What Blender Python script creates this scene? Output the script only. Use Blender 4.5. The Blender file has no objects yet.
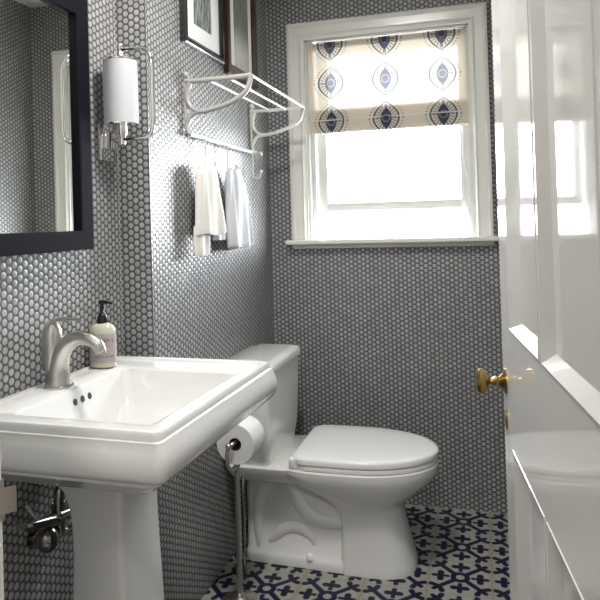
import bpy, bmesh, math, random
from mathutils import Vector, Matrix
random.seed(4)
PI = math.pi
scn = bpy.context.scene
col = scn.collection

# ------------------------------------------------------------------ materials
class NB:
    """small builder for procedural node materials"""
    def __init__(s, name):
        s.m = bpy.data.materials.new(name); s.m.use_nodes = True
        s.t = s.m.node_tree; s.t.nodes.clear()
        s.out = s.n('ShaderNodeOutputMaterial')
    def n(s, typ, **kw):
        nd = s.t.nodes.new(typ)
        for k, v in kw.items(): setattr(nd, k, v)
        return nd
    def put(s, sock, v):
        if v is None: return
        if isinstance(v, bpy.types.NodeSocket): s.t.links.new(v, sock)
        else: sock.default_value = v
    def f(s, op, a, b=None, c=None, clamp=False):
        nd = s.n('ShaderNodeMath', operation=op, use_clamp=clamp)
        for i, v in enumerate((a, b, c)):
            if v is not None: s.put(nd.inputs[i], v)
        return nd.outputs[0]
    def add(s, a, b): return s.f('ADD', a, b)
    def sub(s, a, b): return s.f('SUBTRACT', a, b)
    def mul(s, a, b): return s.f('MULTIPLY', a, b)
    def mn(s, a, b): return s.f('MINIMUM', a, b)
    def mx(s, a, b): return s.f('MAXIMUM', a, b)
    def ab(s, a): return s.f('ABSOLUTE', a)
    def hyp(s, a, b): return s.f('SQRT', s.add(s.mul(a, a), s.mul(b, b)))
    def ss(s, v, lo, hi):           # 1 below lo, 0 above hi
        nd = s.n('ShaderNodeMapRange', interpolation_type='SMOOTHSTEP')
        s.put(nd.inputs[0], v); s.put(nd.inputs[1], lo); s.put(nd.inputs[2], hi)
        nd.inputs[3].default_value = 1; nd.inputs[4].default_value = 0
        return nd.outputs[0]
    def mixc(s, f, a, b):
        nd = s.n('ShaderNodeMix', data_type='RGBA')
        s.put(nd.inputs[0], f); s.put(nd.inputs[6], a); s.put(nd.inputs[7], b)
        return nd.outputs[2]
    def xyz(s, v):
        nd = s.n('ShaderNodeSeparateXYZ'); s.t.links.new(v, nd.inputs[0])
        return nd.outputs[0], nd.outputs[1], nd.outputs[2]
    def vec(s, a, b, c=0.0):
        nd = s.n('ShaderNodeCombineXYZ')
        s.put(nd.inputs[0], a); s.put(nd.inputs[1], b); s.put(nd.inputs[2], c)
        return nd.outputs[0]
    def obj(s): return s.n('ShaderNodeTexCoord').outputs['Object']
    def noise(s, vec, scale, detail=2.0, rough=.5):
        nd = s.n('ShaderNodeTexNoise'); s.put(nd.inputs['Vector'], vec)
        nd.inputs['Scale'].default_value = scale; nd.inputs['Detail'].default_value = detail
        nd.inputs['Roughness'].default_value = rough
        return nd.outputs[0]
    def bsdf(s, color, rough=.5, metal=0.0, normal=None, coat=0.0, spec=.5, **kw):
        nd = s.n('ShaderNodeBsdfPrincipled')
        s.put(nd.inputs['Base Color'], color); s.put(nd.inputs['Roughness'], rough)
        s.put(nd.inputs['Metallic'], metal); nd.inputs['Coat Weight'].default_value = coat
        nd.inputs['Coat Roughness'].default_value = .05
        nd.inputs['Specular IOR Level'].default_value = spec
        if normal is not None: s.put(nd.inputs['Normal'], normal)
        for k, v in kw.items(): s.put(nd.inputs[k], v)
        return nd.outputs[0]
    def bump(s, h, strength=.3, dist=.002, normal=None):
        nd = s.n('ShaderNodeBump'); s.put(nd.inputs['Height'], h)
        nd.inputs['Strength'].default_value = strength; nd.inputs['Distance'].default_value = dist
        if normal is not None: s.put(nd.inputs['Normal'], normal)
        return nd.outputs[0]
    def done(s, surf):
        s.t.links.new(surf, s.out.inputs[0]); return s.m

def C(r, g, b): return (r, g, b, 1)

def simple(name, color, rough=.5, metal=0.0, coat=0.0, bumps=None, spec=.5, var=.04):
    b = NB(name)
    o = b.obj()
    n = b.noise(o, 9.0, 3.0)
    c2 = tuple(min(1, x * (1 - var * 2)) for x in color[:3]) + (1,)
    c = b.mixc(n, c2, color)
    nrm = b.bump(b.noise(o, bumps[0], 3.0), bumps[1], bumps[2]) if bumps else None
    return b.done(b.bsdf(c, rough, metal, nrm, coat, spec))

TP = .0203                                   # penny tile pitch
def penny_tiles():
    b = NB('penny_tile')
    g = b.n('ShaderNodeNewGeometry')
    px, py, pz = b.xyz(g.outputs['Position'])
    nx, ny, nz = b.xyz(g.outputs['True Normal'])
    side = b.f('GREATER_THAN', b.ab(nx), .5)
    u = b.add(b.mul(px, b.sub(1.0, side)), b.mul(py, side))
    v = pz
    W, Hh = TP * math.sqrt(3), TP
    def lattice(ou, ov):
        cu = b.f('DIVIDE', b.add(u, ou), W); cv = b.f('DIVIDE', b.add(v, ov), Hh)
        iu = b.f('FLOOR', cu); iv = b.f('FLOOR', cv)
        du = b.mul(b.sub(b.sub(cu, iu), .5), W); dv = b.mul(b.sub(b.sub(cv, iv), .5), Hh)
        return du, dv, b.hyp(du, dv), b.add(iu, ou * 733), b.add(iv, ov * 977)
    A = lattice(0.0, 0.0); B = lattice(W / 2, Hh / 2)
    pick = b.f('LESS_THAN', A[2], B[2])
    def sel(i): return b.add(b.mul(A[i], pick), b.mul(B[i], b.sub(1.0, pick)))
    du, dv, d, iu, iv = [sel(i) for i in range(5)]
    wn = b.n('ShaderNodeTexWhiteNoise', noise_dimensions='3D')
    b.put(wn.inputs['Vector'], b.vec(iu, iv, side))
    r1, r2, r3 = b.xyz(wn.outputs['Color'])
    R = TP * .425
    disc = b.ss(d, R - .0022, R + .0006)
    tone = b.mixc(r1, C(.29, .292, .295), C(.39, .392, .395))
    cl = b.mixc(disc, C(.085, .085, .087), tone)
    rough = b.add(.45, b.mul(disc, -.14))
    dome = b.ss(d, R * .45, R)
    tilt = b.add(b.mul(b.sub(r2, .5), du), b.mul(b.sub(r3, .5), dv))
    h = b.add(b.mul(dome, .0010), b.mul(b.mul(tilt, .06), disc))
    nd = b.n('ShaderNodeBump'); b.put(nd.inputs['Height'], h)
    nd.inputs['Strength'].default_value = .6; nd.inputs['Distance'].default_value = 1.0
    spec = b.add(.3, b.mul(disc, .45))
    s = b.bsdf(cl, rough, 0.0, nd.outputs[0], 0.0)
    b.put(s.node.inputs['Specular IOR Level'], spec)
    return b.done(s)

def floor_tiles():
    b = NB('patterned_cement_tile')
    x, y, z = b.xyz(b.obj())
    S = .2045
    fx = b.f('FRACT', b.f('DIVIDE', b.sub(x, -.103 - S / 2), S))
    fy = b.f('FRACT', b.f('DIVIDE', b.sub(y, 2.638 - S / 2), S))
    a = b.mul(b.ab(b.sub(fx, .5)), 2.0); c = b.mul(b.ab(b.sub(fy, .5)), 2.0)
    p = b.mx(a, c); q = b.mn(a, c)              # folded: p >= q >= 0, half tile = 1
    def seg(ax, ay, bx, by, w0, w1=None):
        w1 = w0 if w1 is None else w1
        L2 = (bx - ax) ** 2 + (by - ay) ** 2
        pa = b.sub(p, ax); qa = b.sub(q, ay)
        t = b.f('DIVIDE', b.add(b.mul(pa, bx - ax), b.mul(qa, by - ay)), L2, clamp=True)
        d = b.hyp(b.sub(pa, b.mul(t, bx - ax)), b.sub(qa, b.mul(t, by - ay)))
        return b.sub(d, b.add(w0, b.mul(t, w1 - w0)))
    ring = b.sub(b.ab(b.sub(b.hyp(p, q), .225)), .090)
    ds = [ring,
          seg(.17, .17, .70, .70, .095, .085),
          seg(.64, .64, .88, .54, .075, .10),
          seg(.66, .66, .80, .80, .095, .085),
          seg(.44, 0, .82, 0, .065, .085),
          seg(.63, 0, .63, .20, .10, .11),
          seg(.42, 0, .46, 0, .08, .06),
          seg(.82, 0, .84, 0, .075, .085)]
    d = ds[0]
    for e in ds[1:]: d = b.mn(d, e)
    ink = b.ss(d, -.018, .018)
    # beige strip that runs along the tile edges
    edge = b.ss(b.sub(1.0, a), .09, .12)
    nz = b.noise(b.obj(), 40.0, 4.0)
    base = b.mixc(nz, C(.29, .286, .256), C(.37, .362, .33))
    base = b.mixc(edge, base, C(.30, .285, .245))
    grout = b.ss(b.sub(1.0, p), .008, .016)
    base = b.mixc(grout, base, C(.22, .21, .185))
    cl = b.mixc(ink, base, b.mixc(nz, C(.003, .004, .022), C(.005, .007, .038)))
    return b.done(b.bsdf(cl, .5, 0.0, b.bump(grout, -.2, .001), spec=.3))

def roman_fabric():
    b = NB('printed_linen')
    x, y, z = b.xyz(b.obj())
    S, T = .2395, .170
    dx = b.ab(b.mul(b.sub(b.f('FRACT', b.f('DIVIDE', b.sub(x, -.376 - S / 2), S)), .5), S))
    dzs = b.mul(b.sub(b.f('FRACT', b.f('DIVIDE', b.sub(z, 1.636 - T / 2), T)), .5), T)
    dz = b.ab(dzs)
    def ogee(w, h):     # <1 inside a pointed onion shape
        return b.add(b.f('POWER', b.f('DIVIDE', dx, w), 1.02), b.f('POWER', b.f('DIVIDE', dz, h), 2.0))
    o1 = ogee(.054, .070); o2 = ogee(.072, .088)
    r = b.hyp(dx, dz)
    ringA = b.ss(b.ab(b.sub(o1, 1.0)), .05, .11)
    dots = b.f('GREATER_THAN', b.f('SINE', b.mul(b.f('ARCTAN2', dz, dx), 34.0)), 0.0)
    ringB = b.mul(b.ss(b.ab(b.sub(o2, 1.0)), .03, .07), dots)
    ang = b.f('SINE', b.mul(b.f('ARCTAN2', dz, dx), 22.0))
    rays = b.mul(b.mul(b.f('GREATER_THAN', ang, .1), b.ss(o1, .80, .9)), b.f('GREATER_THAN', o1, .45))
    core = b.ss(o1, .42, .48)
    hole = b.mul(b.ss(b.ab(b.sub(r, .016)), .001, .003), .35)
    ink = b.mx(b.mx(ringA, b.mul(ringB, .6)), b.mx(b.mul(rays, .75), b.sub(core, b.mul(hole, core))))
    ink = b.mul(ink, .93)
    o = b.obj()
    weave = b.noise(b.vec(b.mul(x, 1.0), y, b.mul(z, 12.0)), 90.0, 2.0)
    base = b.mixc(weave, C(.60, .53, .44), C(.72, .65, .56))
    cc = b.mixc(core, C(.02, .06, .08), C(.012, .022, .075))
    cl = b.mixc(ink, base, cc)
    dif = b.n('ShaderNodeBsdfDiffuse'); b.put(dif.inputs[0], cl)
    tr = b.n('ShaderNodeBsdfTranslucent'); b.put(tr.inputs[0], cl)
    tp = b.n('ShaderNodeBsdfTransparent'); b.put(tp.inputs[0], b.mixc(.35, C(1, .97, .92), cl))
    m1 = b.n('ShaderNodeMixShader'); m1.inputs[0].default_value = .09
    b.put(m1.inputs[1], dif.outputs[0]); b.put(m1.inputs[2], tr.outputs[0])
    m2 = b.n('ShaderNodeMixShader'); b.put(m2.inputs[0], .018)
    b.put(m2.inputs[1], m1.outputs[0]); b.put(m2.inputs[2], tp.outputs[0])
    return b.done(m2.outputs[0])

def clear_pane(name):
    b = NB(name)
    tp = b.n('ShaderNodeBsdfTransparent'); tp.inputs[0].default_value = C(.97, .98, .98)
    gl = b.n('ShaderNodeBsdfGlossy'); gl.inputs['Roughness'].default_value = .02
    fr = b.n('ShaderNodeFresnel'); fr.inputs[0].default_value = 1.45
    m = b.n('ShaderNodeMixShader'); b.put(m.inputs[0], b.mul(b.add(fr.outputs[0], .0), .9))
    b.put(m.inputs[1], tp.outputs[0]); b.put(m.inputs[2], gl.outputs[0])
    return b.done(m.outputs[0])

def mirror_mat():
    b = NB('silvered_glass')
    n = b.noise(b.obj(), 3.0)
    return b.done(b.bsdf(b.mixc(n, C(.80, .82, .78), C(.84, .85, .82)), .01, 1.0))

def artwork(name, kind):
    b = NB(name)
    o = b.obj(); x, y, z = b.xyz(o)
    if kind == 'etching':
        n = b.noise(b.vec(x, b.mul(y, 3.0), z), 26.0, 6.0, .7)
        st = b.noise(b.vec(x, b.mul(y, 10.0), b.mul(z, .6)), 22.0, 3.0)
        v = b.ss(b.mul(b.add(n, st), .5), .38, .62)
        cl = b.mixc(v, C(.42, .45, .44), C(.05, .06, .06))
    else:
        n = b.noise(b.vec(x, b.mul(y, 5.0), z), 14.0, 4.0)
        g = b.ss(z, 1.86, 1.98)  # paler lower part: a reflection on the glass painted into the print
        cl = b.mixc(g, b.mixc(n, C(.10, .11, .10), C(.26, .27, .25)), b.mixc(n, C(.38, .38, .34), C(.58, .58, .54)))
    return b.done(b.bsdf(cl, .08, 0.0, None, .6))

def brushed(name, color, rough):
    b = NB(name)
    o = b.obj(); x, y, z = b.xyz(o)
    n = b.noise(b.vec(b.mul(x, 3.0), b.mul(y, 3.0), b.mul(z, 120.0)), 6.0, 2.0)
    return b.done(b.bsdf(color, b.add(rough - .015, b.mul(n, .03)), 1.0))

def emit(name, color, k):
    b = NB(name); e = b.n('ShaderNodeEmission'); e.inputs[0].default_value = color; e.inputs[1].default_value = k
    return b.done(e.outputs[0])

M = dict(
    tile=penny_tiles(), floor=floor_tiles(), fabric=roman_fabric(),
    porcelain=simple('white_porcelain', C(.71, .71, .70), .12, coat=.7, var=.005),
    toilet=simple('toilet_porcelain', C(.78, .78, .76), .14, coat=.6, var=.005),
    plastic=simple('toilet_seat_plastic', C(.84, .84, .83), .22, coat=.2, var=.005),
    paint=simple('cream_gloss_paint', C(.74, .73, .68), .25, coat=.3, bumps=(6, .06, .004), var=.01),
    wpaint=simple('white_window_paint', C(.62, .62, .60), .35, var=.01),
    door=simple('glossy_door_paint', C(.60, .595, .58), .5, coat=.8, bumps=(4, .02, .004), var=.008, spec=.0),
    ceil=simple('ceiling_paint', C(.80, .79, .76), .8, var=.01),
    hall=simple('hall_paint', C(.66, .65, .62), .8, var=.01),
    wood=simple('hall_floorboards', C(.30, .19, .11), .4, var=.15),
    steel=brushed('brushed_nickel', C(.56, .54, .51), .28),
    chrome=brushed('polished_chrome', C(.78, .77, .75), .07),
    dchrome=brushed('aged_chrome', C(.30, .29, .27), .16),
    brass=brushed('aged_brass', C(.33, .225, .085), .32),
    frame_navy=simple('mirror_frame_lacquer', C(.005, .005, .009), .7, spec=.08, var=.1),
    frame_black=simple('black_frame_wood', C(.015, .013, .012), .25, coat=.4, var=.1),
    frame_brown=simple('dark_brown_frame_wood', C(.035, .014, .009), .28, coat=.4, var=.15),
    mat=simple('mat_board', C(.72, .73, .72), .8, var=.01),
    mat2=simple('cream_mat_board', C(.66, .64, .56), .8, var=.01),
    etching=artwork('etching_print', 'etching'), photo=artwork('photo_print', 'photo'),
    rack=simple('white_enamelled_metal', C(.72, .71, .68), .22, coat=.5, var=.02),
    hook=simple('grey_rack_metal', C(.36, .35, .335), .25, coat=.4, var=.03),  # plain grey for the near bracket, darker than the other rack parts
    towel=simple('cream_terry', C(.66, .645, .60), .95, bumps=(260, .5, .002), var=.04),
    towel2=simple('white_terry', C(.64, .65, .68), .95, bumps=(260, .5, .002), var=.03),
    paper=simple('tissue_paper', C(.84, .84, .83), .95, bumps=(120, .2, .001), var=.01),
    card=simple('cardboard_core', C(.09, .08, .07), .9, var=.1),
    pump=simple('black_plastic', C(.012, .010, .009), .25, var=.1),
    soap=simple('pale_soap_bottle', C(.56, .55, .43), .18, coat=.5, var=.03),
    label=simple('lavender_label', C(.42, .37, .375), .5, var=.05),
    ink=simple('label_ink', C(.11, .08, .08), .6, var=.05),
    flower=simple('label_cream_spot', C(.72, .58, .50), .6, var=.05),
    pane=clear_pane('window_glass'), mirror=mirror_mat(),
    dark=simple('dark_opening', C(.02, .02, .02), .6, var=.1),
    shade=None, bulb=emit('lit_bulb', C(1, .93, .84), 6.0),
)
def shade_mat():
    b = NB('opal_shade_linen')
    n = b.noise(b.obj(), 60.0)
    return b.done(b.bsdf(b.mixc(n, C(.44, .45, .475), C(.47, .48, .505)), .6, 0.0))  # white shade darkened: its shading away from the window is in the colour
M['shade'] = shade_mat()

# ------------------------------------------------------------------ mesh tools
def link(name, bm, mat, parent=None, smooth=True, angle=40):
    me = bpy.data.meshes.new(name)
    bmesh.ops.recalc_face_normals(bm, faces=bm.faces)
    bm.to_mesh(me); bm.free()
    for m in (mat if isinstance(mat, (list, tuple)) else [mat]): me.materials.append(m)
    if smooth:
        me.shade_smooth()
        me.set_sharp_from_angle(angle=math.radians(angle))
    o = bpy.data.objects.new(name, me); col.objects.link(o)
    if parent is not None:
        o.parent = parent
        if parent.type == 'EMPTY': o.matrix_parent_inverse = Matrix.Translation(-Vector(world_loc(parent)))
        else: o.matrix_parent_inverse = Matrix.Identity(4)
    return o
def world_loc(o):
    l = Vector(o.location)
    return l
def thing(name, label, cat, loc, group=None):
    o = bpy.data.objects.new(name, None); col.objects.link(o)
    o.location = loc; o.empty_display_size = .05
    o['label'] = label; o['category'] = cat
    if group: o['group'] = group
    return o
def tag(o, label, cat, group=None):
    o['label'] = label; o['category'] = cat
    if group: o['group'] = group
    return o
def struct(o): o['kind'] = 'structure'; return o

def box(bm, x0, x1, y0, y1, z0, z1, bev=0, seg=2):
    r = bmesh.ops.create_cube(bm, size=1)
    vs = r['verts']
    for v in vs:
        v.co = Vector(((x0 + x1) / 2 + v.co.x * (x1 - x0), (y0 + y1) / 2 + v.co.y * (y1 - y0), (z0 + z1) / 2 + v.co.z * (z1 - z0)))
    if bev:
        es = set(e for v in vs for e in v.link_edges)
        bmesh.ops.bevel(bm, geom=list(es), offset=bev, segments=seg, profile=.6, affect='EDGES')
    return vs
def Box(name, mat, parent, *a, bev=0, seg=2, smooth=True):
    bm = bmesh.new(); box(bm, *a, bev=bev, seg=seg); return link(name, bm, mat, parent, smooth)

def loops(bm, rings, cap0=True, cap1=True, closed=True):
    """skin a list of equal length vertex rings"""
    R = [[bm.verts.new(p) for p in r] for r in rings]
    n = len(R[0])
    for a, b in zip(R[:-1], R[1:]):
        for i in range(n if closed else n - 1):
            j = (i + 1) % n
            bm.faces.new((a[i], a[j], b[j], b[i]))
    if cap0: bm.faces.new(list(reversed(R[0])))
    if cap1: bm.faces.new(R[-1])
    return R

def smooth_path(pts, k=8):
    P = [Vector(p) for p in pts]
    out = []
    for i in range(len(P) - 1):
        p0 = P[i - 1] if i > 0 else 2 * P[0] - P[1]
        p1, p2 = P[i], P[i + 1]
        p3 = P[i + 2] if i + 2 < len(P) else 2 * P[-1] - P[-2]
        for j in range(k):
            t = j / k
            out.append(.5 * ((2 * p1) + (p2 - p0) * t + (2 * p0 - 5 * p1 + 4 * p2 - p3) * t * t + (3 * p1 - p0 - 3 * p2 + p3) * t ** 3))
    out.append(P[-1]); return out
def tube(bm, pts, rad, seg=12, k=0, flat=None, up=None):
    """sweep a circle; rad number or list at the control points; flat=(a,b) scales the two axes"""
    rads = rad if isinstance(rad, (list, tuple)) else [rad] * len(pts)
    if k:
        rr = [r for r in smooth_path([(r, 0, 0) for r in rads], k)]
        rads = [max(1e-4, r.x) for r in rr]; pts = smooth_path(pts, k)
    P = [Vector(p) for p in pts]
    t0 = (P[1] - P[0]).normalized()
    n = Vector(up) if up else (Vector((0, 0, 1)) if abs(t0.z) < .9 else Vector((1, 0, 0)))
    rings = []
    for i, p in enumerate(P):
        t = (P[min(i + 1, len(P) - 1)] - P[max(i - 1, 0)])
        if t.length < 1e-9: t = t0
        t = t.normalized()
        n = (n - t * n.dot(t)).normalized(); b = t.cross(n)
        fa, fb = flat if flat else (1, 1)
        rings.append([p + (n * math.cos(2 * PI * j / seg) * fa + b * math.sin(2 * PI * j / seg) * fb) * rads[i] for j in range(seg)])
    loops(bm, rings)
def Tube(name, mat, parent, pts, rad, **kw):
    bm = bmesh.new(); tube(bm, pts, rad, **kw); return link(name, bm, mat, parent)
def lathe(bm, prof, c=(0, 0, 0), axis='z', seg=32, sx=1, sy=1, cap0=True, cap1=True):
    c = Vector(c); rings = []
    for r, h in prof:
        ring = []
        for j in range(seg):
            a = 2 * PI * j / seg; u, v = math.cos(a) * r * sx, math.sin(a) * r * sy
            ring.append(c + (Vector((u, v, h)) if axis == 'z' else Vector((u, h, v)) if axis == 'y' else Vector((h, u, v))))
        rings.append(ring)
    loops(bm, rings, cap0, cap1)
def Lathe(name, mat, parent, prof, c, **kw):
    bm = bmesh.new(); lathe(bm, prof, c, **kw); return link(name, bm, mat, parent)
def ball(bm, c, r, sx=1, sy=1, sz=1, u=20, v=12):
    res = bmesh.ops.create_uvsphere(bm, u_segments=u, v_segments=v, radius=r)
    for w in res['verts']: w.co = Vector(c) + Vector((w.co.x * sx, w.co.y * sy, w.co.z * sz))
def rring(x0, x1, y0, y1, z, r, k=6):
    """rounded rectangle ring"""
    r = max(1e-4, min(r, (x1 - x0) / 2 - 1e-4, (y1 - y0) / 2 - 1e-4)); out = []
    for cx, cy, a0 in ((x1 - r, y1 - r, 0), (x0 + r, y1 - r, 90), (x0 + r, y0 + r, 180), (x1 - r, y0 + r, 270)):
        for i in range(k + 1):
            a = math.radians(a0 + 90 * i / k); out.append(Vector((cx + r * math.cos(a), cy + r * math.sin(a), z)))
    return out

# ------------------------------------------------------------------ the room
XA, XB, YJ, YB, XR, ZC = -1.0016, -.9024, 1.6536, 2.7483, .18, 2.31
YD = .60                                     # inner face of the doorway wall
W_ = lambda n, *a, mat=None, **k: struct(Box(n, mat or M['tile'], None, *a, smooth=False, **k))
W_('floor', -1.25, .45, .45, 2.95, -.06, 0, mat=M['floor'])
W_('ceiling', -1.25, .45, .45, 2.95, ZC, ZC + .06, mat=M['ceil'])
W_('wall_left', XA - .12, XA, YD, YJ, 0, ZC)
W_('wall_left_far', XA - .12, XB, YJ, YB, 0, ZC)
W_('wall_right', XR, XR + .12, YD, YB, 0, ZC)
# back wall with the window opening
WX0, WX1, WZ0, WZ1 = -.728, -.025, 1.108, 2.000
bm = bmesh.new()
YB2 = YB + .16
for a in ((XA - .12, WX0, 0, ZC), (WX1, XR + .12, 0, ZC), (WX0, WX1, 0, WZ0), (WX0, WX1, WZ1, ZC)):
    box(bm, a[0], a[1], YB, YB2, a[2], a[3])
struct(link('wall_back', bm, M['tile'], None, False))
# doorway wall between the camera and the room
DX0, DX1, DZ = -.529, .152, 2.06
bm = bmesh.new()
for a in ((XA - .12, DX0 - .02, 0, ZC), (DX1 + .02, XR + .12, 0, ZC), (DX0 - .02, DX1 + .02, DZ + .02, ZC)):
    box(bm, a[0], a[1], .47, YD, a[2], a[3])
struct(link('wall_front', bm, M['hall'], None, False))
# door lining (jambs) with the latch strike plate
bm = bmesh.new()
box(bm, DX0 - .02, DX0, .45, YD + .012, 0, DZ, bev=.002)
box(bm, DX1, DX1 + .02, .45, YD - .05, 0, DZ, bev=.002)
box(bm, DX0 - .02, DX1 + .02, .45, YD - .05, DZ, DZ + .02, bev=.002)
box(bm, DX0, DX0 + .010, .45, YD - .045, 0, DZ, bev=.002)
jamb = struct(link('trim_1', bm, M['paint'], None))
bm = bmesh.new()
box(bm, DX0 - .001, DX0 + .0025, .588, YD + .0125, .880, .926)
pts = [(DX0 + .001, .595, .903), (DX0 + .004, .606, .903), (DX0 + .010, .614, .903), (DX0 + .014, .617, .903)]
rings = [[Vector(p) + Vector((a, 0, b)) for a, b in ((-.001, -.0145), (.001, -.0145), (.001, .0145), (-.001, .0145))] for p in pts]
loops(bm, rings)
sp = link('strike_plate', bm, M['steel'], jamb); sp['label'] = 'grey metal strike plate'
# hallway shell around the camera
W_('floor_hall', -1.3, .95, -1.5, .45, -.06, 0, mat=M['wood'])
W_('ceiling_hall', -1.3, .95, -1.5, .47, 2.45, 2.5, mat=M['ceil'])
W_('wall_hall_left', -1.36, -1.3, -1.5, .47, 0, 2.5, mat=M['hall'])
W_('wall_hall_right', .95, 1.01, -1.5, .47, 0, 2.5, mat=M['hall'])
W_('wall_hall_back', -1.36, 1.01, -1.56, -1.5, 0, 2.5, mat=M['hall'])
bm = bmesh.new()
box(bm, -1.36, XA - .12, .47, .53, 0, 2.5); box(bm, XR + .12, 1.01, .47, .53, 0, 2.5); box(bm, XA - .12, XR + .12, .47, .53, ZC + .06, 2.5)
struct(link('wall_hall_front', bm, M['hall'], None, False))

# ------------------------------------------------------------------ window
win = struct(Box('window_1', M['wpaint'], None, WX0, WX0 + .012, YB - .004, YB2, WZ0, WZ1, smooth=False))
bm = bmesh.new()
box(bm, WX1 - .012, WX1, YB - .004, YB2, WZ0, WZ1); box(bm, WX0, WX1, YB - .004, YB2, WZ1 - .008, WZ1)
box(bm, WX0 + .012, WX0 + .030, YB + .03, YB + .045, WZ0 + .015, WZ1 - .012); box(bm, WX1 - .030, WX1 - .012, YB + .03, YB + .045, WZ0 + .015, WZ1 - .012)
box(bm, WX0, WX1, YB + .045, YB2 + .03, WZ0 - .01, WZ0 + .004)
link('window_lining', bm, M['wpaint'], win)
# casing: moulded profile swept round the opening
bm = bmesh.new()
ox0, ox1, oz1, oz0 = -.7995, .0475, 2.0715, 1.122
prof = [(0, 0), (0, .030), (.012, .034), (.020, .026), (.050, .022), (.058, .026), (.066, .018), (.0735, .016), (.0735, 0)]
rings = []
for t, d in prof:
    y = YB - d
    rings.append([Vector((ox0 + t, y, oz0)), Vector((ox0 + t, y, oz1 - t)), Vector((ox1 - t, y, oz1 - t)), Vector((ox1 - t, y, oz0))])
loops(bm, rings, False, False, closed=False)
for i in (0, 3):
    bm.faces.new([bm.verts.new(r[i]) for r in rings])
link('casing', bm, M['paint'], win, True, 25)
bm = bmesh.new()
box(bm, -.822, .068, YB - .062, YB + .05, 1.104, 1.124, bev=.006, seg=3)
box(bm, -.800, .048, YB - .020, YB, 1.085, 1.104, bev=.003)
link('window_sill', bm, M['paint'], win)
def sash(name, x0, x1, y, z0, z1, st, top, bot):
    bm = bmesh.new()
    box(bm, x0, x0 + st, y, y + .035, z0, z1, bev=.003); box(bm, x1 - st, x1, y, y + .035, z0, z1, bev=.003)
    box(bm, x0 + st, x1 - st, y, y + .035, z0, z0 + bot, bev=.003); box(bm, x0 + st, x1 - st, y, y + .035, z1 - top, z1, bev=.003)
    s = link(name, bm, M['wpaint'], win)
    g = Box('pane', M['pane'], s, x0 + st - .002, x1 - st + .002, y + .016, y + .020, z0 + bot - .002, z1 - top + .002, smooth=False)
    return s
sash('lower_sash', -.697, -.030, YB + .052, 1.243, 1.70, .046, .035, .038)
sash('upper_sash', -.697, -.030, YB + .090, 1.655, WZ1 - .012, .046, .045, .035)

# ------------------------------------------------------------------ roman blind
bl = thing('roman_blind', 'cream roman blind printed with blue-black medallions, half lowered in the window', 'blind', (-.376, YB + .008, 1.60))
bm = bmesh.new()
def sheet(bm, x0, x1, prof, nx=14):
    rows = [[bm.verts.new((x0 + (x1 - x0) * i / nx, y + .0007 * math.sin(i * 1.7 + z * 30), z)) for i in range(nx + 1)] for y, z in prof]
    for a, b in zip(rows[:-1], rows[1:]):
        for i in range(nx): bm.faces.new((a[i], a[i + 1], b[i + 1], b[i]))
YS = YB + .012
sheet(bm, -.722, -.030, [(YS, 1.988), (YS, 1.90), (YS - .001, 1.80), (YS - .001, 1.70), (YS - .002, 1.645), (YS - .004, 1.588), (YS + .001, 1.586), (YS + .004, 1.60), (YS + .004, 1.650), (YS + .006, 1.688)])
link('fabric', bm, M['fabric'], bl)
bm = bmesh.new()
sheet(bm, -.724, -.028, [(YS - .004, 1.646), (YS - .010, 1.644), (YS - .012, 1.62), (YS - .010, 1.590), (YS - .006, 1.587)])
link('hem_fold', bm, M['fabric'], bl)
Box('hem_bar', M['wpaint'], bl, -.722, -.030, YS - .0105, YS - .0065, 1.640, 1.645, bev=.001)
Box('head_rail', M['wpaint'], bl, -.714, -.04, YS + .003, YS + .018, 1.958, 1.984, bev=.002)
cd = Tube('pull_cord', M['wpaint'], bl, [(-.060, YS - .014, 1.60), (-.062, YS - .014, 1.50), (-.055, YS - .014, 1.415), (-.036, YS - .014, 1.385), (-.014, YS - .014, 1.405), (-.008, YS - .014, 1.50), (-.020, YS - .014, 1.60)], .0018, seg=6, k=5)

# ------------------------------------------------------------------ door (open, right)
s0 = Vector((.036, 1.21, 0)); du = Vector((.113, -.994, 0)).normalized(); dn = Vector((-du.y, du.x, 0)) * -1  # face normal
if dn.x > 0: dn = -dn
DZ0, DZ1, DT = .008, 2.045, .038
def dpt(s, z, d): return s0 + du * s + Vector((0, 0, z)) + dn * d      # d: towards the room
def dbox(bm, sa, sb, za, zb, d0, d1, bev=0):
    vs = box(bm, sa, sb, za, zb, d0, d1, bev=bev)
    return
def dmesh(bm):    # maps (s, z, d) coordinates onto the door
    for v in bm.verts: v.co = dpt(v.co.x, v.co.y, v.co.z)
SA, SB = -.045, .655
stiles = [(SA, .045), (.298, .312), (.585, SB)]
pcols = [(.045, .298), (.312, .585)]
rails = [(DZ0, .24), (.805, 1.010), (1.62, 1.74), (1.94, DZ1)]
prows = [(.24, .805), (1.010, 1.62), (1.74, 1.94)]
bm = bmesh.new()
for a, b in stiles: box(bm, a, b, DZ0, DZ1, -DT, 0)
for a, b in rails:
    for c, d in pcols: box(bm, c, d, a, b, -DT, 0)
dmesh(bm)
door = struct(link('door_1', bm, M['door'], None, False))
for c, d in pcols:
    for a, b in prows:
        bm = bmesh.new()
        # bolection moulding then flat field
        ml, mr_, mv = (.062, .044, .020) if c < .1 else (.030, .034, .020)
        pr = [(0, 0), (.04, .0014), (.12, .0014), (.95, -.0115), (1, -.0120)]
        rings = [[Vector((c + t * ml, a + t * mv, h)), Vector((d - t * mr_, a + t * mv, h)), Vector((d - t * mr_, b - t * mv, h)), Vector((c + t * ml, b - t * mv, h))] for t, h in pr]
        loops(bm, rings, False, True)
        box(bm, c, d, a, b, -DT + .006, -.016)
        dmesh(bm)
        link('door_panel', bm, M['door'], door, False)
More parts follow.
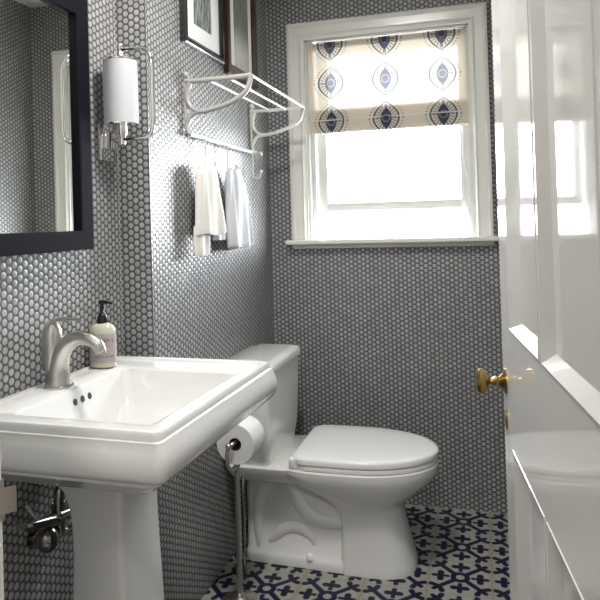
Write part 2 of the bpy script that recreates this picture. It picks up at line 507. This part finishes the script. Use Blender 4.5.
# knob, rosette, keyhole cover
kc = dpt(-.018, .906, 0)
def along(c, n, prof, seg=28, sz=1.0):
    bm = bmesh.new(); up = Vector((0, 0, 1)); sd = n.cross(up).normalized()
    rings = [[c + n * h + (sd * math.cos(2 * PI * j / seg) + up * math.sin(2 * PI * j / seg) * sz) * r for j in range(seg)] for r, h in prof]
    loops(bm, rings); return bm
kn = link('door_knob', along(kc, dn, [(.020, 0), (.020, .003), (.013, .007), (.008, .012), (.0095, .018), (.0065, .024), (.007, .028), (.011, .031), (.019, .035), (.0225, .040), (.0225, .046), (.018, .051), (.007, .053)]), M['brass'], door)
kn['label'] = 'aged brass door knob'
link('rosette', along(kc, dn, [(.023, 0), (.023, .002), (.020, .004), (.014, .005)]), M['brass'], kn)
kh = link('keyhole_cover', along(dpt(-.012, .838, 0), dn, [(.0075, 0), (.0075, .0025), (.004, .004)], sz=2.2), M['brass'], door)
kh['label'] = 'oval brass keyhole cover'

# ------------------------------------------------------------------ mirror
mr = thing('wall_mirror', 'large rectangular mirror in a wide near-black frame on the left tiled wall', 'mirror', (XA, 1.16, 1.15))
mz0, mz1, my1, my0, fw_, fx = 1.150, 1.793, 1.461, .80, .048, -.963
bm = bmesh.new()
pr = [(0, XA + .001), (0, fx), (fw_ * .9, fx), (fw_, fx - .002), (fw_, -.978)]
rings = [[Vector((x, my0 + t, mz0 + t)), Vector((x, my1 - t, mz0 + t)), Vector((x, my1 - t, mz1 - t)), Vector((x, my0 + t, mz1 - t))] for t, x in pr]
loops(bm, rings, False, False)
link('frame', bm, M['frame_navy'], mr, True, 30)
Box('mirror_glass', M['mirror'], mr, -.990, -.9765, my0 + .03, my1 - .03, mz0 + .03, mz1 - .03, smooth=False)

# ------------------------------------------------------------------ sconce
sc = thing('wall_sconce', 'nickel wall sconce with a white cylinder shade beside the mirror', 'lamp', (XA, 1.585, 1.445))
ax, ay = -.932, 1.560
Box('backplate', M['chrome'], sc, XA + .0005, XA + .012, 1.545, 1.622, 1.388, 1.487, bev=.003)
Box('bracket', M['chrome'], sc, XA + .012, XA + .036, 1.560, 1.606, 1.420, 1.464, bev=.004)
bm = bmesh.new()
tube(bm, [(XA + .03, 1.580, 1.442), (ax - .02, 1.568, 1.442), (ax, ay, 1.442), (ax + .05, ay, 1.442), (-.862, ay, 1.444), (-.843, ay, 1.455), (-.838, ay, 1.485), (-.838, ay, 1.56), (-.838, ay, 1.640), (-.845, ay, 1.668), (-.868, ay, 1.683), (ax, ay, 1.685)], .0060, seg=12, k=5)
link('arm', bm, M['chrome'], sc)
Lathe('socket', M['chrome'], sc, [(.006, 1.425), (.010, 1.428), (.010, 1.450), (.014, 1.455), (.014, 1.482)], (ax, ay, 0), seg=20)
Lathe('finial', M['chrome'], sc, [(.013, 1.657), (.013, 1.672), (.0105, 1.676), (.0105, 1.692), (.011, 1.698), (.007, 1.704), (.002, 1.706)], (ax, ay, 0), seg=20)
bm = bmesh.new(); SR = .0460
lathe(bm, [(SR, 1.484), (SR, 1.654), (SR - .002, 1.654), (SR - .002, 1.484), (SR, 1.484)], (ax, ay, 0), seg=40, cap0=False, cap1=False)
sh = link('shade', bm, M['shade'], sc)
for zz in (1.4805, 1.6540):
    Lathe('shade_cap', M['chrome'], sh, [(SR + .0008, zz), (SR + .0008, zz + .0035), (.008, zz + .0045)], (ax, ay, 0), seg=40)

# ------------------------------------------------------------------ pictures
def picture(name, label, y0, y1, z0, z1, fm, memb, matm, art, a, depth=.022, grp=None):
    t = thing(name, label, 'picture', (XB, (y0 + y1) / 2, z0), grp)
    bm = bmesh.new(); X = XB + depth
    pr = [(0, XB + .001), (0, X - .003), (.003, X), (memb * .6, X), (memb, X - .006), (memb, X - .012)]
    loops(bm, [[Vector((x, y0 + q, z0 + q)), Vector((x, y1 - q, z0 + q)), Vector((x, y1 - q, z1 - q)), Vector((x, y0 + q, z1 - q))] for q, x in pr], False, False)
    link('frame', bm, fm, t, True, 30)
    bm = bmesh.new()
    # mat board with a window cut in it
    xx = X - .012
    R = [[Vector((xx, b0, c0)), Vector((xx, b1, c0)), Vector((xx, b1, c1)), Vector((xx, b0, c1))] for b0, b1, c0, c1 in ((y0 + memb * .8, y1 - memb * .8, z0 + memb * .8, z1 - memb * .8), a)]
    R.append([v - Vector((.002, 0, 0)) for v in R[1]])
    loops(bm, R, False, False); link('mat_board', bm, matm, t, False)
    Box('print', art, t, xx - .004, xx - .002, a[0], a[1], a[2], a[3], smooth=False)
    return t
picture('framed_picture', 'black framed etching with a wide white mat above the towel rack, nearer the sconce', 1.872, 2.196, 1.786, 2.20, M['frame_black'], .024, M['mat'], M['etching'], (1.958, 2.108, 1.868, 2.10), grp=None)
picture('framed_picture', 'dark brown framed grey photograph with narrow cream mat, nearer the window', 2.232, 2.560, 1.764, 2.20, M['frame_brown'], .042, M['mat2'], M['photo'], (2.322, 2.488, 1.806, 2.13), grp=None)

# ------------------------------------------------------------------ towel rack
rk = thing('towel_rack', 'white metal hotel style towel rack with scroll ends and hooks', 'towel rack', (XB, 2.19, 1.48))
RY0, RY1 = 1.885, 2.50
def bracket(y, mat, th=1.0):
    b = bmesh.new()
    P = lambda *q: [(x, y, z) for x, z in q]
    tube(b, P((-.896, 1.664), (-.86, 1.661), (-.78, 1.661), (-.70, 1.662), (-.669, 1.664)), .0085 * th, k=4, seg=12, flat=(1, .8))
    tube(b, P((-.878, 1.658), (-.888, 1.632), (-.888, 1.600), (-.872, 1.574), (-.845, 1.562), (-.805, 1.567), (-.752, 1.580), (-.708, 1.600), (-.684, 1.624), (-.670, 1.662)), .0085 * th, k=5, seg=12)
    tube(b, P((-.845, 1.562), (-.870, 1.556), (-.885, 1.540), (-.893, 1.515), (-.886, 1.497), (-.874, 1.492)), .0078 * th, k=5, seg=12)
    tube(b, P((-.896, 1.664), (-.897, 1.60), (-.896, 1.515)), .0050, seg=8)
    ball(b, (-.891, y, 1.682), .0115); tube(b, P((-.895, 1.664), (-.893, 1.680)), .005, seg=8)
    return link('bracket', b, mat, rk)
bracket(RY0, M['hook']); bracket(RY1, M['rack'], .85)
for x, z in ((-.816, 1.661), (-.748, 1.661), (-.670, 1.662)):
    Tube('top_rail', M['rack'], rk, [(x, RY0, z), (x, RY1, z)], .0048, seg=10)
hr = Tube('hook_rail', M['rack'], rk, [(-.884, RY0, 1.494), (-.884, RY1, 1.489)], .0080, seg=12)
def hook(y):
    b = bmesh.new()
    tube(b, [(-.884, y, 1.499), (-.876, y, 1.49), (-.876, y, 1.45), (-.876, y, 1.405), (-.870, y, 1.388), (-.856, y, 1.383), (-.846, y, 1.392), (-.842, y, 1.405)], .0028, seg=8, k=4)
    ball(b, (-.841, y, 1.410), .0068)
    lathe(b, [(.009, y - .006), (.010, y), (.009, y + .006)], (-.884, 0, 1.492), axis='y', seg=16)
    return link('hook', b, M['rack'], rk)
for y in (1.985, 2.18, 2.45): hook(y)
b = bmesh.new(); ball(b, (-.862, RY1, 1.487), .0105); tube(b, [(-.884, RY1, 1.489), (-.862, RY1, 1.487)], .0045, seg=8)
link('rail_end', b, M['steel'], rk)

# ------------------------------------------------------------------ towels
def towel(name, label, mat, yc, xs, rows, seed, grp):
    """rows: (z, y centre, half width along the wall, half thickness, fold depth)"""
    rnd = random.Random(seed); ph = [rnd.random() * 6 for _ in range(4)]
    bm = bmesh.new(); N = 72; rings = []
    rows2 = smooth_rows(rows, 6)
    for z, yy, hw, ht, fd in rows2:
        ring = []
        for j in range(N):
            a = 2 * PI * j / N
            ca, sa = math.cos(a), math.sin(a)
            yv = yy + hw * (abs(ca) ** .8) * (1 if ca > 0 else -1)
            w = fd * (math.sin(ca * 7 + ph[0] + z * 4) + .5 * math.sin(ca * 15 + ph[1] - z * 7))
            xv = xs + ht * (abs(sa) ** .8) * (1 if sa > 0 else -1) + w * (1 if sa > 0 else .35)
            ring.append(Vector((max(xv, XB + .006), yv, z + .004 * math.sin(ca * 5 + ph[2]) * (1 if z < rows[-1][0] + .03 else 0))))
        rings.append(ring)
    loops(bm, rings)
    o = link(name, bm, mat, None, True, 60); tag(o, label, 'towel', None); return o
def smooth_rows(rows, k):
    out = []
    for i in range(len(rows) - 1):
        a, b = rows[i], rows[i + 1]
        for j in range(k):
            t = j / k; out.append(tuple(x + (y - x) * t for x, y in zip(a, b)))
    out.append(rows[-1]); return out
TX = -.858
t1 = towel('hand_towel', 'cream towel with a folded hem hanging from the hook nearer the sconce', M['towel'], 1.96, TX,
      [(1.402, 1.962, .030, .010, .001), (1.394, 1.958, .056, .015, .002), (1.37, 1.952, .072, .018, .004), (1.31, 1.960, .088, .019, .005), (1.24, 1.975, .108, .020, .006), (1.180, 1.984, .122, .020, .006), (1.172, 1.984, .122, .019, .006)], 1, None)
bm = bmesh.new()
rings = []
for z, yy, hw in ((1.20, 1.918, .058), (1.15, 1.912, .055), (1.112, 1.908, .052), (1.106, 1.908, .050)):
    rings.append([Vector((TX - .004 + .010 * math.sin(2 * PI * j / 40) + .004 * math.sin(6 * math.cos(2 * PI * j / 40) + z * 9), yy + hw * math.cos(2 * PI * j / 40), z)) for j in range(40)])
loops(bm, rings); link('lower_layer', bm, M['towel'], t1, True, 60)
bm = bmesh.new(); rings = []
for z, yy, hw in ((1.19, 2.055, .048), (1.155, 2.050, .048), (1.150, 2.050, .046)):
    rings.append([Vector((TX - .004 + .009 * math.sin(2 * PI * j / 40) + .003 * math.sin(6 * math.cos(2 * PI * j / 40) + z * 9), yy + hw * math.cos(2 * PI * j / 40), z)) for j in range(40)])
loops(bm, rings); link('lower_layer', bm, M['towel2'], t1, True, 60)
towel('hand_towel', 'bluish white terry towel hanging from the hook nearer the window', M['towel2'], 2.2, TX,
      [(1.402, 2.185, .030, .010, .001), (1.394, 2.188, .055, .014, .003), (1.36, 2.195, .078, .018, .006), (1.30, 2.210, .095, .019, .007), (1.20, 2.225, .108, .020, .008), (1.125, 2.240, .115, .018, .008), (1.115, 2.245, .100, .016, .007)], 7, None)

# ------------------------------------------------------------------ pedestal sink
sk = thing('pedestal_sink', 'white porcelain pedestal sink with a deep rectangular basin', 'sink', (-.80, 1.30, 0))
bx0 = XA + .0015
bm = bmesh.new()
# (front x, near y, far y, z, corner radius) outer profile from the underside up
O = [(-.66, 1.15, 1.46, .700, .03), (-.60, 1.07, 1.54, .712, .03), (-.574, 1.044, 1.570, .736, .020), (-.566, 1.036, 1.578, .740, .018), (-.566, 1.036, 1.578, .746, .018),
     (-.556, 1.026, 1.588, .751, .018), (-.541, 1.011, 1.603, .757, .018), (-.533, 1.003, 1.611, .768, .018), (-.530, 1.000, 1.614, .783, .018), (-.531, 1.001, 1.613, .797, .018), (-.5345, 1.0045, 1.6095, .812, .016), (-.5395, 1.0095, 1.6045, .824, .014), (-.541, 1.010, 1.6035, .8295, .014), (-.5462, 1.0152, 1.5985, .8310, .013),
     (-.5465, 1.0155, 1.598, .842, .014), (-.5495, 1.018, 1.5965, .8465, .012), (-.554, 1.023, 1.591, .8475, .011), (-.566, 1.036, 1.578, .8465, .010), (-.570, 1.040, 1.574, .8415, .010)]
rings = [rring(bx0 + (0 if i < 15 else .004), fx_, y0, y1, z, r) for i, (fx_, y0, y1, z, r) in enumerate(O)]
# inner step, then the basin
I = [(-.996, -.584, 1.060, 1.520, .8405, .012), (-.914, -.594, 1.078, 1.494, .8400, .016), (-.909, -.599, 1.085, 1.487, .836, .018), (-.903, -.604, 1.092, 1.480, .815, .022), (-.893, -.622, 1.110, 1.462, .770, .03), (-.870, -.660, 1.150, 1.425, .735, .04), (-.83, -.72, 1.22, 1.36, .724, .04)]
rings += [rring(a, b, c, d, z, r) for a, b, c, d, z, r in I]
loops(bm, rings)
link('basin', bm, M['porcelain'], sk, True, 35)
for y in (1.272, 1.299, 1.326):
    o = Lathe('overflow_hole', M['dark'], sk, [(.0068, -.0005), (.0068, .0012)], (0, 0, 0), axis='x', seg=16)
    o.data.transform(Matrix.Translation((-.9020, y, .811)) @ Matrix.Rotation(math.radians(-12), 4, 'Y') @ Matrix.Diagonal((1, 1, 1.15, 1)))
dr = Lathe('drain', M['steel'], sk, [(.026, .7235), (.026, .7265), (.020, .728), (.018, .7245)], (-.775, 1.30, 0), seg=24)
# pedestal column, its back flaring up to the wall
bm = bmesh.new()
sk.rotation_euler.z = -.020; sk.location.x += .005
cols = [(.000, -.925, -.690, 1.165, 1.435), (.035, -.925, -.690, 1.165, 1.435), (.055, -.905, -.705, 1.185, 1.415), (.075, -.895, -.722, 1.200, 1.400), (.20, -.884, -.738, 1.210, 1.390), (.40, -.880, -.746, 1.216, 1.384),
        (.50, -.879, -.750, 1.219, 1.382), (.56, -.881, -.752, 1.220, 1.382), (.60, -.888, -.752, 1.220, 1.382), (.63, -.903, -.752, 1.220, 1.382), (.655, -.930, -.750, 1.218, 1.384), (.675, -.965, -.746, 1.214, 1.388), (.690, -.995, -.735, 1.20, 1.40), (.708, -.997, -.715, 1.18, 1.42)]
loops(bm, [rring(a, b, c, d, z, .012, 3) for z, a, b, c, d in cols])
link('pedestal', bm, M['porcelain'], sk, True, 40)

# faucet
fc = thing('faucet', 'brushed nickel single lever faucet on the back of the sink', 'faucet', (-.945, 1.29, .8405))
ZF = .8405
bm = bmesh.new()
tube(bm, [(-.952, 1.290, ZF), (-.952, 1.290, ZF + .012), (-.951, 1.290, ZF + .045), (-.943, 1.290, ZF + .075), (-.924, 1.290, ZF + .100), (-.895, 1.290, ZF + .113), (-.866, 1.290, ZF + .110), (-.846, 1.290, ZF + .097), (-.838, 1.290, ZF + .082)],
     [.031, .029, .024, .0215, .019, .0165, .015, .014, .0125], seg=24, k=5, up=(0, 1, 0))
link('spout', bm, M['steel'], fc)
Lathe('base_ring', M['steel'], fc, [(.034, ZF + .0002), (.034, ZF + .003), (.031, ZF + .005)], (-.952, 1.290, 0), seg=28)
bm = bmesh.new()
lathe(bm, [(.023, ZF + .04), (.024, ZF + .09), (.0245, ZF + .112), (.022, ZF + .128), (.017, ZF + .141), (.009, ZF + .150), (.001, ZF + .152)], (-.966, 1.290, 0), seg=28)
tube(bm, [(-.970, 1.290, ZF + .142), (-.950, 1.290, ZF + .153), (-.915, 1.290, ZF + .156), (-.888, 1.290, ZF + .153)], [.012, .011, .008, .005], seg=14, k=4, flat=(.5, 1.1))
link('lever_handle', bm, M['steel'], fc)

# soap dispenser
sd = thing('soap_dispenser', 'pale soap bottle with black pump and lavender-grey label at the sink corner', 'soap bottle', (-.955, 1.487, .8405))
sx_, sy_ = -.958, 1.484
Z0 = .8425
def oval(bm, prof, a=1.0, b=.72):
    lathe(bm, prof, (sx_, sy_, Z0), seg=36, sx=a, sy=b)
bm = bmesh.new()
oval(bm, [(.030, 0), (.0355, .004), (.0362, .012), (.0362, .100), (.034, .116), (.027, .126), (.016, .131), (.011, .133)])
link('bottle', bm, M['soap'], sd)
bm = bmesh.new(); oval(bm, [(.0366, .016), (.0367, .030), (.0367, .100), (.0366, .102)])
lb = link('label_wrap', bm, M['label'], sd)
bm = bmesh.new()
lathe(bm, [(.0135, .130), (.0135, .136), (.0125, .150), (.009, .158), (.0055, .162), (.005, .178), (.0045, .190)], (sx_, sy_, Z0), seg=24)
tube(bm, [(sx_ - .006, sy_, Z0 + .192), (sx_ + .006, sy_, Z0 + .193), (sx_ + .022, sy_ - .002, Z0 + .191), (sx_ + .030, sy_ - .003, Z0 + .188)], [.0075, .0072, .004, .0032], seg=12, k=4, flat=(.8, 1))
link('pump', bm, M['pump'], sd)
# lettering on the label, built as small flat text wrapped near the front of the bottle
def label_text(txt, zc, size, nm='lettering'):
    cu = bpy.data.curves.new(nm, 'FONT'); cu.body = txt; cu.size = size; cu.align_x = 'CENTER'; cu.align_y = 'CENTER'; cu.extrude = .0001
    tmp = bpy.data.objects.new('tmp', cu); col.objects.link(tmp)
    dg = bpy.context.evaluated_depsgraph_get(); me = bpy.data.meshes.new_from_object(tmp.evaluated_get(dg))
    bpy.data.objects.remove(tmp)
    th0 = math.radians(-62)                      # faces the camera side
    for v in me.vertices:
        th = th0 + v.co.x / .031
        r = 1.012
        v.co = Vector((sx_ + .0368 * r * math.cos(th), sy_ + .0368 * .72 * r * math.sin(th), zc + v.co.y))
    me.materials.append(M['ink'])
    o = bpy.data.objects.new(nm, me); col.objects.link(o); o.parent = lb
    return o
label_text("MEYER'S", Z0 + .082, .0135)
label_text("CLEAN DAY", Z0 + .066, .0055)
label_text("HAND SOAP", Z0 + .034, .0085)
bm = bmesh.new(); th = math.radians(-55)
ball(bm, (sx_ + .0368 * math.cos(th), sy_ + .0368 * .72 * math.sin(th), Z0 + .052), .0065, .5, .5, 1)
link('flower_mark', bm, M['flower'], lb)

for o_ in sd.children_recursive:
    if o_.type == 'MESH': o_.data.transform(Matrix.Translation((0, 0, Z0 * .13)) @ Matrix.Diagonal((1, 1, .87, 1)))
# plumbing under the sink
pb = thing('sink_plumbing', 'dark chrome trap and stop valve on the wall under the sink', 'pipes', (XA, 1.25, .5))
bm = bmesh.new()
tube(bm, [(-.958, 1.292, .505), (-.958, 1.288, .56), (-.958, 1.294, .600), (-.955, 1.320, .622), (-.948, 1.345, .605), (-.945, 1.352, .56), (-.948, 1.352, .47)], .0125, seg=14, k=5)
link('trap', bm, M['dchrome'], pb)
bm = bmesh.new(); ball(bm, (-.962, 1.252, .505), .026, .9, 1.0, 1.1); tube(bm, [(XA + .001, 1.252, .505), (-.962, 1.252, .505)], .012, seg=12)
lathe(bm, [(.024, XA + .001), (.024, XA + .004), (.012, XA + .008)], (0, 1.252, .505), axis='x', seg=20)
link('stop_valve', bm, M['dchrome'], pb)
Tube('waste_arm', M['dchrome'], pb, [(-.955, 1.28, .545), (-.955, 1.37, .530)], .013, seg=14)
Tube('lower_arm', M['dchrome'], pb, [(-.960, 1.26, .505), (-.960, 1.37, .490)], .010, seg=12)
bm = bmesh.new(); tube(bm, [(-.962, 1.285, .535), (-.962, 1.215, .555), (-.962, 1.19, .562)], [.016, .013, .012], seg=14)
tube(bm, [(-.962, 1.292, .575), (-.962, 1.292, .52)], .017, seg=14)
link('union_nut', bm, M['dchrome'], pb)
Tube('valve_spindle', M['chrome'], pb, [(-.962, 1.19, .564), (-.962, 1.145, .582)], .0055, seg=10)
Tube('valve_lever', M['chrome'], pb, [(-.955, 1.172, .618), (-.955, 1.200, .580)], .0042, seg=10)

# ------------------------------------------------------------------ toilet
tl = thing('toilet', 'white one piece toilet with closed lid against the side wall', 'toilet', (-.55, 2.28, 0))
YC = 2.285
def egg(z, xr, xf, hw, xc=-.42, nr=5.0, nf=2.1, N=56, yc=YC, nwf=2.2):
    """plan section: squarish behind xc, elliptic in front"""
    out = []
    for j in range(N):
        a = 2 * PI * j / N; c, s = math.cos(a), math.sin(a)
        if c >= 0: e = 2 / nf; x = xc + (xf - xc) * abs(c) ** e; y = hw * abs(s) ** e
        else: e = 2 / nr; x = xc - (xc - xr) * abs(c) ** e; y = hw * abs(s) ** e
        out.append(Vector((x, yc + (y if s >= 0 else -y), z)))
    return out
bm = bmesh.new()
S = [  # z, x rear, x front, half width, xc, rear n, front n
    (0.000, -.50, -.248, .128, -.40, 9, 2.7), (.012, -.50, -.248, .128, -.40, 9, 2.7), (.03, -.50, -.254, .124, -.40, 9, 2.7), (.10, -.50, -.272, .118, -.40, 9, 2.7), (.16, -.50, -.286, .114, -.40, 9, 2.6), (.20, -.51, -.290, .114, -.40, 7, 2.4),
    (.222, -.54, -.284, .121, -.41, 5, 2.3), (.245, -.57, -.258, .138, -.42, 4, 2.2), (.27, -.60, -.225, .158, -.43, 4, 2.2), (.30, -.66, -.193, .175, -.44, 4, 2.1), (.325, -.72, -.174, .187, -.45, 4, 2.1), (.345, -.74, -.166, .193, -.46, 4, 2.05), (.360, -.74, -.167, .193, -.46, 4, 2.05), (.364, -.735, -.174, .187, -.46, 4, 2.05)]
loops(bm, [egg(z, a, b, w, xc=c, nr=nr, nf=nf) for z, a, b, w, c, nr, nf in S])
link('bowl', bm, M['toilet'], tl, True, 50)
# rear body with deck
bm = bmesh.new()
loops(bm, [rring(-.852, -.46, YC - w, YC + w, z, .035, 5) for z, w in ((0, .122), (.022, .122), (.034, .116), (.045, .104), (.15, .102), (.25, .104), (.285, .112), (.30, .140))])
for v in bm.verts:
    t = min(1, max(0, (-.50 - v.co.x) / .35)); v.co.y = YC + (v.co.y - YC) * (1 - .13 * t)
loops(bm, [rring(a, -.60, YC - w, YC + w, z, .03, 5) for z, w, a in ((.288, .120, -.85), (.305, .150, -.872), (.325, .166, -.885), (.345, .176, -.890), (.358, .178, -.892), (.363, .172, -.892))])
link('rear_body', bm, M['toilet'], tl, True, 50)
# moulded trapway relief on both sides
for s in (-1, 1):
    bm = bmesh.new(); yy = YC + s * .063
    Q = lambda *q: [(x, yy, z) for x, z in q]
    tube(bm, Q((-.800, .030), (-.802, .12), (-.798, .205), (-.775, .262), (-.725, .285), (-.675, .262), (-.645, .215), (-.610, .175), (-.56, .158), (-.47, .160)), [.030, .033, .036, .038, .040, .042, .043, .044, .044, .044], seg=18, k=5)
    tube(bm, Q((-.785, .055), (-.74, .082), (-.70, .118), (-.655, .128), (-.612, .108), (-.590, .070), (-.585, .025)), [.028, .034, .038, .040, .039, .037, .034], seg=18, k=5)
    link('trapway', bm, M['toilet'], tl, True, 60)
    bm = bmesh.new(); lathe(bm, [(.014, .031), (.0135, .040), (.009, .047), (.001, .049)], (-.607, YC + s * .108, 0), seg=18)
    link('bolt_cap', bm, M['plastic'], tl)
# tank
bm = bmesh.new()
loops(bm, [rring(-.895, xf, YC - w, YC + w, z, r, 6) for z, xf, w, r in ((.352, -0.729, .160, .02), (.385, -0.726, .170, .022), (.43, -0.722, .188, .025), (.48, -0.720, .200, .027), (.60, -0.717, .209, .028), (.680, -0.716, .212, .028))])
tk = link('tank', bm, M['toilet'], tl, True, 50)
bm = bmesh.new()
loops(bm, [rring(-.897, xf, YC - w, YC + w, z, r, 6) for z, xf, w, r in ((.679, -.714, .213, .028), (.684, -.707, .219, .032), (.698, -.707, .219, .032), (.707, -.710, .216, .032), (.713, -.718, .208, .03), (.716, -.739, .188, .03))])
link('tank_lid', bm, M['toilet'], tl, True, 50)
# seat and lid
bm = bmesh.new()
loops(bm, [egg(z, -.640, xf, w, xc=-.45, nr=8, nf=2.0) for z, xf, w in ((.3655, -.172, .184), (.367, -.168, .188), (.378, -.168, .188), (.3805, -.171, .185))])
link('seat', bm, M['plastic'], tl, True, 45)
bm = bmesh.new()
loops(bm, [egg(z, xr, xf, w, xc=-.45, nr=8, nf=2.0) for z, xr, xf, w in ((.3835, -.650, -.174, .182), (.385, -.654, -.167, .189), (.401, -.652, -.165, .191), (.4065, -.648, -.169, .187), (.4090, -.638, -.184, .174), (.4105, -.600, -.24, .12), (.411, -.50, -.34, .05))])
box(bm, -.656, -.622, YC - .178, YC + .178, .3655, .400, bev=.006, seg=3)
link('lid', bm, M['plastic'], tl, True, 45)
for s in (-1, 1):
    bm = bmesh.new(); lathe(bm, [(.006, YC + s * .07 - .018), (.008, YC + s * .07 - .016), (.008, YC + s * .07 + .016), (.006, YC + s * .07 + .018)], (-.664, 0, .3715), axis='y', seg=16)
    link('hinge', bm, M['plastic'], tl)
# braided supply hose between wall and tank
hz = Tube('supply_hose', M['dchrome'], None, [(-.806, 2.06, .001), (-.806, 2.06, .10), (-.803, 2.06, .22), (-.806, 2.064, .30), (-.812, 2.085, .338)], .006, seg=10, k=5)
tag(hz, 'thin grey water supply hose behind the toilet paper stand', 'hose')

# ------------------------------------------------------------------ toilet paper stand and roll
st = thing('toilet_paper_stand', 'free standing nickel toilet paper stand between the sink and the toilet', 'toilet paper holder', (-.772, 1.925, 0))
Lathe('base', M['steel'], st, [(.060, 0), (.062, .004), (.062, .009), (.056, .013), (.030, .017), (.016, .024), (.012, .034), (.008, .040)], (-.772, 1.925, 0), seg=36)
Tube('pole', M['steel'], st, [(-.772, 1.925, .03), (-.768, 1.918, .30), (-.762, 1.905, .442)], [.0095, .0088, .008], seg=16)
bm = bmesh.new(); ball(bm, (-.762, 1.905, .447), .011)
tube(bm, [(-.762, 1.905, .447), (-.762, 1.862, .446), (-.768, 1.845, .465), (-.768, 1.843, .505), (-.760, 1.847, .524), (-.752, 1.860, .530), (-.748, 1.93, .532), (-.748, 1.975, .532)], .0062, seg=12, k=4)
link('arm', bm, M['steel'], st)
tube_ = None
bm = bmesh.new(); ball(bm, (-.764, 1.845, .524), .0095); link('arm_knob', bm, M['steel'], st)
bm = bmesh.new()
RC = (-.750, 0, .524); y0, y1 = 1.865, 1.968
lathe(bm, [(.020, y0), (.061, y0), (.0625, y0 + .003), (.0625, y1 - .003), (.061, y1), (.020, y1), (.020, y0)], RC, axis='y', seg=48, cap0=False, cap1=False)
rl = link('toilet_paper_roll', bm, M['paper'], None, True, 40)
tag(rl, 'white toilet paper roll on the free standing holder under the sink edge', 'toilet paper')
bm = bmesh.new(); lathe(bm, [(.0198, y0 + .001), (.0198, y1 - .001), (.0188, y1 - .001), (.0188, y0 + .001), (.0198, y0 + .001)], RC, axis='y', seg=32, cap0=False, cap1=False)
link('core', bm, M['card'], rl)

# ------------------------------------------------------------------ lamps on the ceilings (above the frame)
def ceiling_lamp(label, x, y, z, r):
    t = thing('ceiling_lamp', label, 'lamp', (x, y, z))
    Lathe('canopy', M['steel'], t, [(r, z - .001), (r, z - .02), (r - .005, z - .022)], (x, y, 0), seg=36)
    Lathe('glass_bowl', M['bulb'], t, [(r - .01, z - .022), (r * .9, z - .05), (r * .6, z - .075), (.01, z - .085)], (x, y, 0), seg=36)
    return t
ceiling_lamp('round opal ceiling lamp in the middle of the bathroom', -.42, 1.35, ZC, .15)
ceiling_lamp('round opal ceiling lamp in the hallway', -.1, -.45, 2.45, .18)
def light(name, typ, loc, energy, size, rot=(0, 0, 0), color=(1, 1, 1), sizey=None):
    l = bpy.data.lights.new(name, typ); l.energy = energy; l.color = color
    if typ == 'AREA':
        l.size = size
        if sizey: l.shape = 'RECTANGLE'; l.size_y = sizey
        else: l.shape = 'DISK'
    else: l.shadow_soft_size = size
    o = bpy.data.objects.new(name, l); o.location = loc; o.rotation_euler = rot; col.objects.link(o); return o
light('bathroom_lamp_light', 'AREA', (-.42, 1.35, ZC - .09), 15, .26, color=(1, .97, .93))
light('hall_lamp_light', 'AREA', (-.1, -.45, 2.45 - .09), 13, .3, color=(1, .97, .94))
pt = light('window_portal', 'AREA', ((WX0 + WX1) / 2, YB2 + .05, (WZ0 + WZ1) / 2), 1, .72, rot=(PI / 2, 0, 0), sizey=.9)
pt.rotation_euler = (-PI / 2, 0, 0); pt.data.cycles.is_portal = True

w = bpy.data.worlds.new('overcast_sky'); scn.world = w; w.use_nodes = True
nt = w.node_tree; nt.nodes.clear()
o = nt.nodes.new('ShaderNodeOutputWorld'); bg = nt.nodes.new('ShaderNodeBackground')
bg.inputs[0].default_value = (.93, .97, 1, 1); bg.inputs[1].default_value = 31.0
nt.links.new(bg.outputs[0], o.inputs[0])

# ------------------------------------------------------------------ camera
cam = bpy.data.cameras.new('camera'); co = bpy.data.objects.new('camera', cam); col.objects.link(co)
F = Vector((-.2692981, .96300033, .01043503)); Rv = Vector((.96257697, .26949013, -.02864708)); U = Vector((.03039929, -.00232991, .99953512))
co.matrix_world = Matrix(((Rv.x, U.x, -F.x, 0), (Rv.y, U.y, -F.y, 0), (Rv.z, U.z, -F.z, 1.2066), (0, 0, 0, 1)))
cam.sensor_width = 36; cam.lens = 646.318 / 600 * 36; cam.shift_y = (214.304 - 300) / 600; cam.clip_start = .02
scn.camera = co
vs = scn.view_settings; vs.view_transform = 'Standard'; vs.look = 'None'; vs.gamma = 1; vs.exposure = 0.28; vs.use_curve_mapping = False
